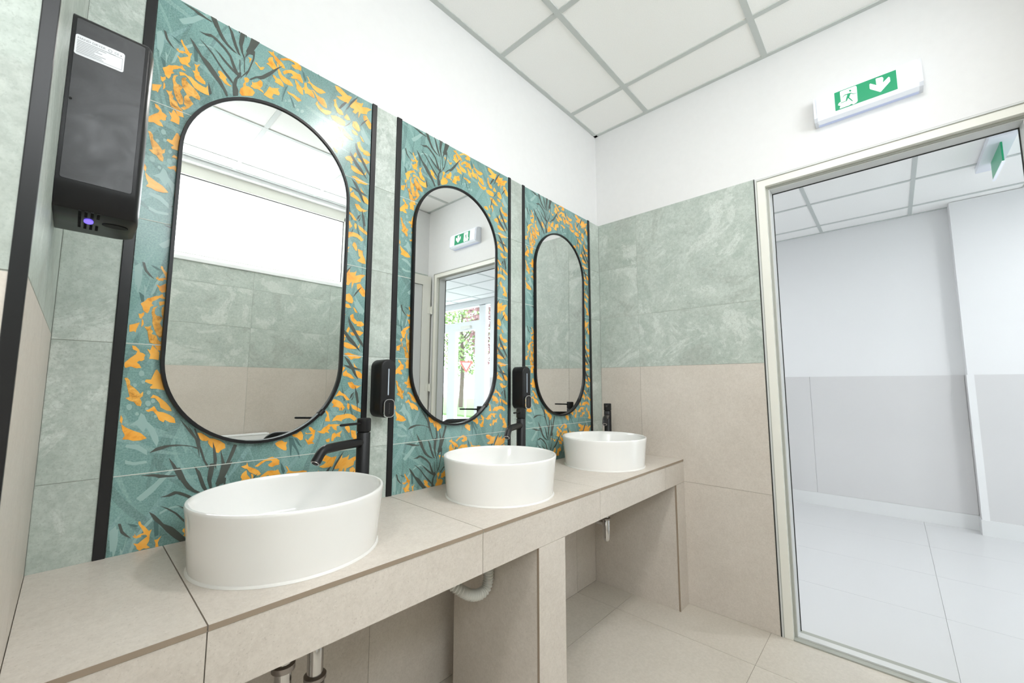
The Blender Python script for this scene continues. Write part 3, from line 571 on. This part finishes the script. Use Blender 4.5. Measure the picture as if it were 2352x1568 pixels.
# ---------------------------------------------------------------- pipes under the counter
def bez(pts, n=10):   # smooth path through corner points (quadratic corners)
    P = [Vector(p) for p in pts]; out = [P[0]]
    for i in range(1, len(P)-1):
        a = (P[i-1]+P[i])/2 if i > 1 else P[0].lerp(P[i], .5); b = (P[i]+P[i+1])/2 if i < len(P)-2 else P[i].lerp(P[i+1], .5)
        if i == 1: out.append(a)
        for k in range(1, n+1):
            t = k/n; out.append(a*(1-t)**2+P[i]*2*t*(1-t)+b*t*t)
    out.append(P[-1]); return out
def nut(m, x, y, z, r=.0255, h=.018, mat=NUT): m.lathe([(.0001, z-h/2), (r*.8, z-h/2), (r, z-h/2+.003), (r, z+h/2-.003), (r*.8, z+h/2), (.0001, z+h/2)], mat, 24, x, y)
tp = tag(empty('drain_trap', (-1.842, -.25, ZKB)), 'chrome drain trap with two vertical pipes under the nearest basin', 'drain trap')
def f(m):
    m.tube([(-1.842, -.25, .600), (-1.842, -.25, .300)], .0178, CHROME, 28)
    m.lathe([(.0001, .20), (.020, .20), (.030, .215), (.031, .30), (.022, .31), (.0001, .31)], CHROME, 32, -1.842, -.25)
child('down_pipe', f, tp, 50)
def f(m):
    m.tube(bez([(-1.842, -.25, .245), (-1.770, -.25, .225), (-1.770, -.25, .38), (-1.770, -.245, .515), (-1.770, -.13, .530), (-1.770, -.0025, .530)], 10), .0178, CHROME, 28)
child('outlet_pipe', f, tp, 60)
child('union_nut', lambda m: nut(m, -1.842, -.25, .463, .0245, .018), tp, 40)
child('union_nut', lambda m: (nut(m, -1.770, -.25, .408, .0250, .014), nut(m, -1.770, -.25, .393, .0215, .016)), tp, 40)
def ribbed(path, r0, r1, pitch):
    P = [Vector(p) for p in path]; L_ = [0.0]
    for a, b in zip(P, P[1:]): L_.append(L_[-1]+(b-a).length)
    out, R = [], []; s = 0.0; i = 0; k = 0
    while s < L_[-1]:
        while L_[i+1] < s: i += 1
        t = (s-L_[i])/(L_[i+1]-L_[i]); out.append(P[i].lerp(P[i+1], t)); R.append((r0, r0*.45+r1*.55, r1, r0*.45+r1*.55)[k % 4]); k += 1; s += pitch/4
    return out, R
hs = tag(empty('drain_hose', (-1.2215, -.275, ZKB-.01)), 'white ribbed flexible drain hose curving under the middle basin', 'drain hose')
def f(m):
    p, R = ribbed(bez([(-1.2215, -.275, .600), (-1.2215, -.275, .51), (-1.2235, -.275, .424), (-1.285, -.273, .420), (-1.345, -.262, .462), (-1.375, -.20, .50), (-1.375, -.0025, .505)], 14), .0136, .0182, .0092)
    m.tube(p, R, HOSE, 20)
child('hose', f, hs, 25)
child('wall_collar', lambda m: m.tube([(-1.375, -.013, .505), (-1.375, -.0015, .505)], .03, HOSE, 24), hs, 40)
bt = tag(empty('drain_trap', (-.405, -.245, ZKB)), 'short chrome bottle trap under the farthest basin', 'drain trap')
def f(m):
    m.tube([(-.405, -.245, .600), (-.405, -.245, .40)], .0125, CHROME, 24)
    m.lathe([(.0001, .350), (.006, .351), (.012, .355), (.0165, .363), (.0178, .372), (.0178, .452), (.014, .457), (.0001, .457)], CHROME, 28, -.405, -.245)
child('bottle', f, bt, 50)
child('outlet_pipe', lambda m: m.tube(bez([(-.405, -.245, .435), (-.405, -.12, .437), (-.405, -.0025, .437)], 6), .0125, CHROME, 20), bt, 50)
child('union_nut', lambda m: nut(m, -.405, -.245, .457, .0205, .013), bt, 40)

# ---------------------------------------------------------------- doorway to the hall
dr = struct(empty('door_1', (.03, -1.30, 0)))
Y0, Y1, ZD = -.8660, -1.7425, 2.0885
def ring(m, y0, y1, z1, wd, x0, x1, mat, z0=0.0):
    m.box(x0, x1, y0-wd, y0, z0, z1, mat); m.box(x0, x1, y1, y1+wd, z0, z1, mat); m.box(x0, x1, y1+wd, y0-wd, z1-wd, z1, mat)
def f(m):
    ring(m, Y0, Y1, ZD, .006, -.0012, .11, LEAF)
    ring(m, Y0-.006, Y1+.006, ZD-.006, .034, .004, .11, CREAM)
    ring(m, Y0-.0045, Y1+.0045, ZD-.0045, .0035, .001, .006, CREAMD)
child('door_frame', f, dr)
def f(m):
    ring(m, Y0-.040, Y1+.040, ZD-.040, .009, .028, .105, CREAMD); ring(m, Y0-.049, Y1+.049, ZD-.049, .0035, .034, .104, LEAF)
child('rebate', f, dr)
child('seal', lambda m: ring(m, Y0-.0525, Y1+.0525, ZD-.0525, .003, .096, .102, GASKET), dr)
def f(m):
    m.box(.0, .11, Y1+.04, Y0-.04, -.004, .006, CREAMD, bev=.002); m.box(.030, .07, Y1+.052, Y0-.052, .006, .012, LEAF)
child('threshold', f, dr)
def f(m):
    y0, y1, x0, x1, z0, z1 = -1.800, -1.762, -.80, -.014, .012, 2.062; r = .085
    m.box(x0, x0+r, y0, y1, z0, z1, CREAM); m.box(x1-r, x1, y0, y1, z0, z1, CREAM); m.box(x0+r, x1-r, y0, y1, z1-r, z1, CREAM); m.box(x0+r, x1-r, y0, y1, z0, z0+r, CREAM)
    m.box(x0+r+.004, x1-r-.004, y0+.008, y1-.008, z0+r+.004, z1-r-.004, LEAF)
    m.box(x0+r, x1-r, y0+.010, y1-.010, z0+r, z1-r, GASKET)
lf = child('door_leaf', f, dr)
for z in (1.75, 1.05, .30):
    def f(m):
        m.tube([(-.006, -1.752, z-.035), (-.006, -1.752, z+.035)], .009, CREAM, 14); m.box(-.05, -.006, -1.7625, -1.758, z-.03, z+.03, CREAM); m.box(-.006, .010, -1.756, -1.748, z-.03, z+.03, CREAM)
    child('hinge', f, dr, 40)

# ---------------------------------------------------------------- lit exit sign over the doorway
ex = tag(empty('exit_sign', (0, -1.285, 2.31)), 'lit white emergency exit sign with running man and down arrow above the doorway', 'exit sign')
SX = -.052
def prof(s): # section in x,z (front leans down a little)
    return [(.004, 2.372), (-.022+s, 2.372), (-.040+s, 2.366), (SX+s, 2.348), (SX-.006+s, 2.262), (-.046+s, 2.250), (-.020+s, 2.246), (.004, 2.246)]
def f(m): m.prism([(x, -1.1165, z) for x, z in prof(.004)], (0, -.338, 0), SIGNH)
child('housing', f, ex, 30)
def f(m):
    m.prism([(x, -1.128, z) for x, z in prof(0)], (0, -.315, 0), SIGNB)
child('diffuser', f, ex, 30)
P0 = Vector((SX-.0008, -1.1905, 2.3475)); PV = Vector((-.006, 0, -.086)).normalized(); PU = Vector((0, -1, 0)); PN = PU.cross(PV).normalized()
if PN.x > 0: PN = -PN
PW, PH = .1925, .0850
def sp(s, t, o=0.0): return P0+PU*(PW*s)+PV*(PH*t)+PN*o
def zc(px):   # image-zoom coordinates of the sign panel -> panel fractions
    out = []
    for x, y in px:
        best = (0.5, 0.5); s, t = .5, .5
        for _ in range(30):
            X_ = 590+1110*s+30*t+3*s*t; Y_ = 655-435*s+360*t+30*s*t
            ex_, ey = x-X_, y-Y_; a, b_, c, d = 1110+3*t, 30+3*s, -435+30*t, 360+30*s
            det = a*d-b_*c; s += (d*ex_-b_*ey)/det; t += (-c*ex_+a*ey)/det
        out.append((s, t))
    return out
def f(m):
    m.prism([sp(*q) for q in ((0, 0), (1, 0), (1, 1), (0, 1))], PN*.0008, SIGNG)
    def poly(px, mat, o):
        v = [sp(s, t, o) for s, t in zc(px)]; m.add(v, [tuple(t) for t in tessellate_polygon([v])], mat)
    poly([(1355, 390), (1370, 378), (1462, 352), (1478, 362), (1490, 385), (1480, 470), (1575, 362), (1590, 360), (1600, 375), (1607, 450), (1450, 650), (1430, 655), (1262, 592), (1252, 580), (1245, 495), (1262, 478), (1370, 515)], SIGNW, .0011)
    poly([(700, 640), (712, 622), (985, 515), (1005, 518), (1015, 535), (1035, 820), (1015, 850), (965, 885), (940, 885), (928, 872), (880, 905), (715, 965), (700, 965), (715, 910), (668, 905), (672, 880), (690, 850), (722, 832)], SIGNW, .0011)
    poly([(895+22*math.cos(a), 610+19*math.sin(a)) for a in [2*PI*k/14 for k in range(14)]], SIGNG, .0014)
    poly([(748, 745), (785, 692), (850, 668), (905, 650), (955, 672), (1018, 655), (1018, 664), (955, 686), (905, 670), (880, 745), (955, 820), (932, 825), (858, 762), (835, 818), (722, 862), (716, 852), (815, 812), (820, 770), (842, 690), (792, 706), (758, 747)], SIGNG, .0014)
child('pictogram_panel', f, ex)

# ---------------------------------------------------------------- window opposite the mirrors
wn = struct(empty('window_1', ((WX0+WX1)/2, YS, WZ0)))
def f(m):
    y0, y1 = YS-.15, YS-.06; b = .05
    m.box(WX0, WX1, y0, y1, WZ0, WZ0+b, CREAM); m.box(WX0, WX1, y0, y1, WZ1-b-.035, WZ1, CREAM); m.box(WX0, WX0+b, y0, y1, WZ0+b, WZ1-b, CREAM); m.box(WX1-b, WX1, y0, y1, WZ0+b, WZ1-b, CREAM)
    for a, c_ in (((WX0+b, WX1-b), None),):
        m.box(a[0], a[1], y1-.02, y1-.012, WZ0+b, WZ0+b+.006, GASKET); m.box(a[0], a[1], y1-.02, y1-.012, WZ1-b-.041, WZ1-b-.035, GASKET); m.box(WX1-b-.006, WX1-b, y1-.02, y1-.012, WZ0+b, WZ1-b, GASKET)
    m.box(WX0, WX1, YS-.06, YS+.012, WZ0-.015, WZ0+.012, UPVC, bev=.003)
child('window_frame', f, wn)
child('frosted_pane', lambda m: m.box(WX0+.05, WX1-.05, YS-.13, YS-.11, WZ0+.05, WZ1-.085, WINM), wn)

w3 = struct(empty('added_light_window', (-4.3, -1.5, 1.0)))       # unseen glowing window, added in the end wall to brighten the right wall
def f(m):
    m.box(-4.31, -4.285, -2.10, -2.04, .9, 2.3, CREAM); m.box(-4.31, -4.285, -.96, -.90, .9, 2.3, CREAM); m.box(-4.31, -4.285, -2.04, -.96, .9, .96, CREAM); m.box(-4.31, -4.285, -2.04, -.96, 2.24, 2.3, CREAM)
child('window_frame', f, w3)
child('frosted_pane', lambda m: m.box(-4.3005, -4.292, -2.04, -.96, .96, 2.24, SIDEM), w3)

rd = tag(empty('radiator', (-1.75, YS, .12)), 'low white panel radiator below the frosted window, glimpsed at the foot of the nearest mirror', 'radiator')
def f(m):
    m.box(-2.35, -1.15, YS+.065, YS+.085, .12, .690, UPVC, bev=.004); m.box(-2.35, -1.15, YS+.02, YS+.036, .12, .690, UPVC, bev=.004)
    for k in range(30): m.box(-2.33+.04*k, -2.31+.04*k, YS+.085, YS+.0865, .15, .660, UPVC)
child('panel', f, rd)
child('top_grille', lambda m: m.box(-2.35, -1.15, YS+.018, YS+.087, .690, .700, UPVC, bev=.002), rd)
for x in (-2.2, -1.3): child('wall_bracket', lambda m: m.box(x-.02, x+.02, YS+.0005, YS+.02, .2, .6, UPVC), rd)

# ---------------------------------------------------------------- round ceiling lamps of the washroom
def make_lamp(r, mat):
    t = empty('ceiling_lamp')
    def f(m): m.lathe([(r, .0), (r+.012, .0), (r+.013, -.004), (r+.006, -.010), (r, -.010)], SIGNH if False else UPVC, 48, closed=True)
    obj('ring', f, t, 40)
    obj('diffuser', lambda m: m.lathe([(.0001, -.008), (r*.98, -.008), (r, -.001), (.0001, -.001)], mat, 48), t, 40)
    return t
l0 = make_lamp(.11, LAMPM); l1 = copy_tree(l0)  # the second lamp is unseen, added as fill light from the left
for o, p, l in ((l0, (-1.19, -1.24, ZC+.0035), 'round flush ceiling lamp shining on the middle basin, glinting on the tiles'), (l1, (-3.0, -1.24, ZC+.0035), 'added round ceiling lamp above the unseen left end of the washroom')):
    o.location = p; tag(o, l, 'ceiling lamp', 'washroom ceiling lamps')

# ---------------------------------------------------------------- hall beyond the doorway
HX, HZ = 2.62, 2.55; HY0, HY1 = -6.2, 2.2
struct(obj('floor_hall', lambda m: (m.box(.06, HX+.2, HY0, HY1, -.12, -.004, HBASE), [m.box(.1+.6*i+.0008, .1+.6*(i+1)-.0008, -6.2+1.2*j+.0008, -5.0+1.2*j-.0008, -.004, 0, HFLOOR) for i in range(5) for j in range(7)])))
hc = struct(obj('ceiling_hall', lambda m: m.box(.12, HX, HY0, HY1, HZ+.004, HZ+.05, CEILT)))
def f(m):
    for k in range(15):
        y = -.293-.6*(k-4); m.box(.12, HX, y-.012, y+.012, HZ, HZ+.004, TBAR)
    for k in range(4):
        x = HX-.24-.6*k; m.box(x-.012, x+.012, HY0, HY1, HZ-.0004, HZ+.0036, TBAR)
    m.box(HX-.02, HX, HY0, HY1, HZ-.001, HZ+.004, TBAR)
child('ceiling_grid', f, hc)
FY1 = -3.66
def f(m):
    m.box(HX, HX+.2, FY1, HY1, 0, 2.8, HWALL); m.box(HX, HX+.2, HY0, FY1, 2.47, 2.8, HWALL); m.box(HX, HX+.2, HY0, -5.62, 0, 2.47, HWALL)
    m.box(.12, HX, HY1, HY1+.2, 0, 2.8, HWALL); m.box(.12, HX, HY0-.2, HY0, 0, 2.8, HWALL)
    slabs(m, 'x', HX-.008, .008, [(-1.705+.0, -.718, 0.11, 1.18), (-.718, .482, .11, 1.18), (.482, 1.6, .11, 1.18), (FY1, -2.31, .11, 1.18)], HGREY)
struct(obj('wall_hall', f))
struct(obj('wall_hall_near', lambda m: (m.box(.1201, .2, HY0, -2.45, 0, 2.8, HWALL), m.box(.1201, .2, .15, HY1, 0, 2.8, HWALL), m.box(-.1, .12, HY0, -2.5, 0, 2.8, HWALL), m.box(-.1, .12, .16, HY1, 0, 2.8, HWALL))))
def f(m):
    m.box(HX-.13, HX, -2.30, -1.712, 0, HZ, HWALL); m.box(HX-.138, HX, -2.305, -1.707, .11, 1.18, HGREY); m.box(HX-.139, HX-.10, -1.745, -1.706, .11, 1.18, HWALL)
struct(obj('wall_column', f))
def f(m):
    m.box(HX-.014, HX-.008, -1.706, HY1, 0, .11, HBASE); m.box(HX-.146, HX-.138, -2.312, -1.700, 0, .11, HBASE); m.box(HX-.138, HX, -1.7065, -1.700, 0, .11, HBASE); m.box(HX-.014, HX-.008, FY1, -2.31, 0, .11, HBASE)
struct(obj('baseboard_hall', f))
# glazed entrance
en = struct(empty('window_2', (HX, -4.6, 0)))
def f(m):
    x0, x1 = HX+.02, HX+.09
    m.box(x0, x1, -3.69, FY1, 0, 2.46, UPVC); m.box(x0, x1, -3.97, -3.81, 0, 2.46, UPVC); m.box(x0, x1, -5.62, -3.66, 2.45, 2.47, UPVC); m.box(x0, x1, -3.81, -3.69, 0, .12, UPVC); m.box(x0, x1, -5.62, -5.55, 0, 2.46, UPVC)
    m.box(x0, x1, -5.55, -3.97, 2.12, 2.19, UPVC)
    for a, b in ((-4.07, -3.97), (-4.72, -4.61), (-4.83, -4.72), (-5.55, -5.45)): m.box(x0, x1, a, b, 0, 2.12, UPVC)
    for a, b in ((-4.61, -4.07), (-5.45, -4.83)): m.box(x0, x1, a, b, 0, .12, UPVC); m.box(x0, x1, a, b, 2.03, 2.12, UPVC)
child('entrance_frame', f, en)
for y0, y1, z0, z1 in ((-3.81, -3.69, .12, 2.45), (-5.55, -3.97, 2.19, 2.45), (-4.61, -4.07, .12, 2.03), (-5.45, -4.83, .12, 2.03)):
    child('pane', lambda m: m.box(HX+.052, HX+.058, y0, y1, z0, z1, GLASS), en)
child('door_closer', lambda m: (m.box(HX-.03, HX+.019, -4.42, -4.16, 2.06, 2.11, CREAM, bev=.004), m.box(HX-.035, HX-.025, -4.62, -4.30, 2.045, 2.055, CREAM)), en)
h0 = make_lamp(.14, HALLM); hl = [h0, copy_tree(h0), copy_tree(h0)]  # unseen lamps, added to brighten the hall
for o, y, l in zip(hl, (.6, -2.6, -4.4), ('added unseen ceiling lamp in the hall, far left beyond the doorway', 'added unseen ceiling lamp in the hall behind the wall column', 'added unseen ceiling lamp in the hall by the glazed entrance')):
    o.location = (1.2, y, HZ+.0035); tag(o, l, 'ceiling lamp', 'added hall ceiling lamps')
hx = tag(empty('exit_sign', (1.5, -1.83, HZ)), 'small ceiling exit light with hanging green plate seen through the doorway', 'exit sign')
def f(m): m.prism([(1.32, -1.79, HZ), (1.86, -1.79, HZ), (1.86, -1.90, HZ), (1.32, -1.90, HZ)], (0, 0, -.035), SIGNH)
child('lamp_body', f, hx)
def f(m): m.box(1.41, 1.72, -1.850, -1.842, HZ-.15, HZ-.035, SIGNG)
child('hanging_plate', f, hx)
child('plate_edge', lambda m: m.box(1.41, 1.72, -1.852, -1.840, HZ-.158, HZ-.150, SIGNB), hx)

# ---------------------------------------------------------------- outside the entrance (seen in the middle mirror)
struct(obj('floor_outside', lambda m: m.box(HX+.2, 30, -30, 16, -.3, -.10, PAVE)))
tag(obj('lawn', lambda m: m.box(7.0, 16, -24, 0, -.10, -.03, GRAS)), 'strip of green lawn outside the glazed entrance', 'lawn', kind='stuff')
def tree(x, y, h, cr, mat, n, seed, label):
    rnd = random.Random(seed); t = empty('garden_tree', (x, y, -.02))
    def f(m):
        m.tube([(0, 0, 0), (.05, .03, h*.3), (-.04, .05, h*.55), (0, 0, h*.8)], [.11, .09, .07, .03], BARK, 12)
        for k in range(7):
            a = rnd.uniform(0, 6.28); z = h*rnd.uniform(.4, .7); m.tube([(0, 0, z), (cr*.35*math.cos(a), cr*.35*math.sin(a), z+h*.1), (cr*.7*math.cos(a), cr*.7*math.sin(a), z+h*.22)], [.045, .03, .012], BARK, 8)
    obj('trunk', f, t, 60)
    def f(m):
        for k in range(n):
            while True:
                p = Vector((rnd.uniform(-1, 1), rnd.uniform(-1, 1), rnd.uniform(-1, 1)))
                if .35 < p.length < 1: break
            p = Vector((p.x*cr, p.y*cr, h*.66+p.z*h*.42)); s = rnd.uniform(.05, .11)
            a = Vector((rnd.uniform(-1, 1), rnd.uniform(-1, 1), rnd.uniform(-1, 1))).normalized(); b = a.orthogonal().normalized()
            m.face([p-a*s, p-b*s*.5, p+a*s, p+b*s*.5], mat)
    obj('crown', f, t)
    return tag(t, label, 'tree', 'trees outside the entrance')
tree(9.6, -12.6, 5.2, 1.5, FOLI, 2600, 3, 'leafy green tree outside the entrance, reflected in the middle mirror')
tree(8.4, -9.0, 5.6, 1.4, PURP, 2200, 5, 'tree with reddish leaves outside the entrance, reflected in the middle mirror')
sg = tag(empty('traffic_sign', (6.4, -8.6, -.1)), 'red and white triangular give-way sign on a pole outside the entrance', 'traffic sign')
child('pole', lambda m: m.tube([(6.4, -8.6, -.1), (6.4, -8.6, 1.9)], .03, SILVER, 12), sg, 40)
def f(m):
    d = Vector((-.72, .69, 0)); s = Vector((-.69, -.72, 0)); c_ = Vector((6.4, -8.6, 1.62))
    tri = lambda r, o: [c_+d*o+(s*math.cos(a)+Vector((0, 0, 1))*math.sin(a))*r for a in (PI/6, PI*5/6, PI*1.5)]
    m.prism(tri(.26, .035), d*.006, RED); m.prism(tri(.15, .042), d*.002, UPVC)
child('sign_plate', f, sg)
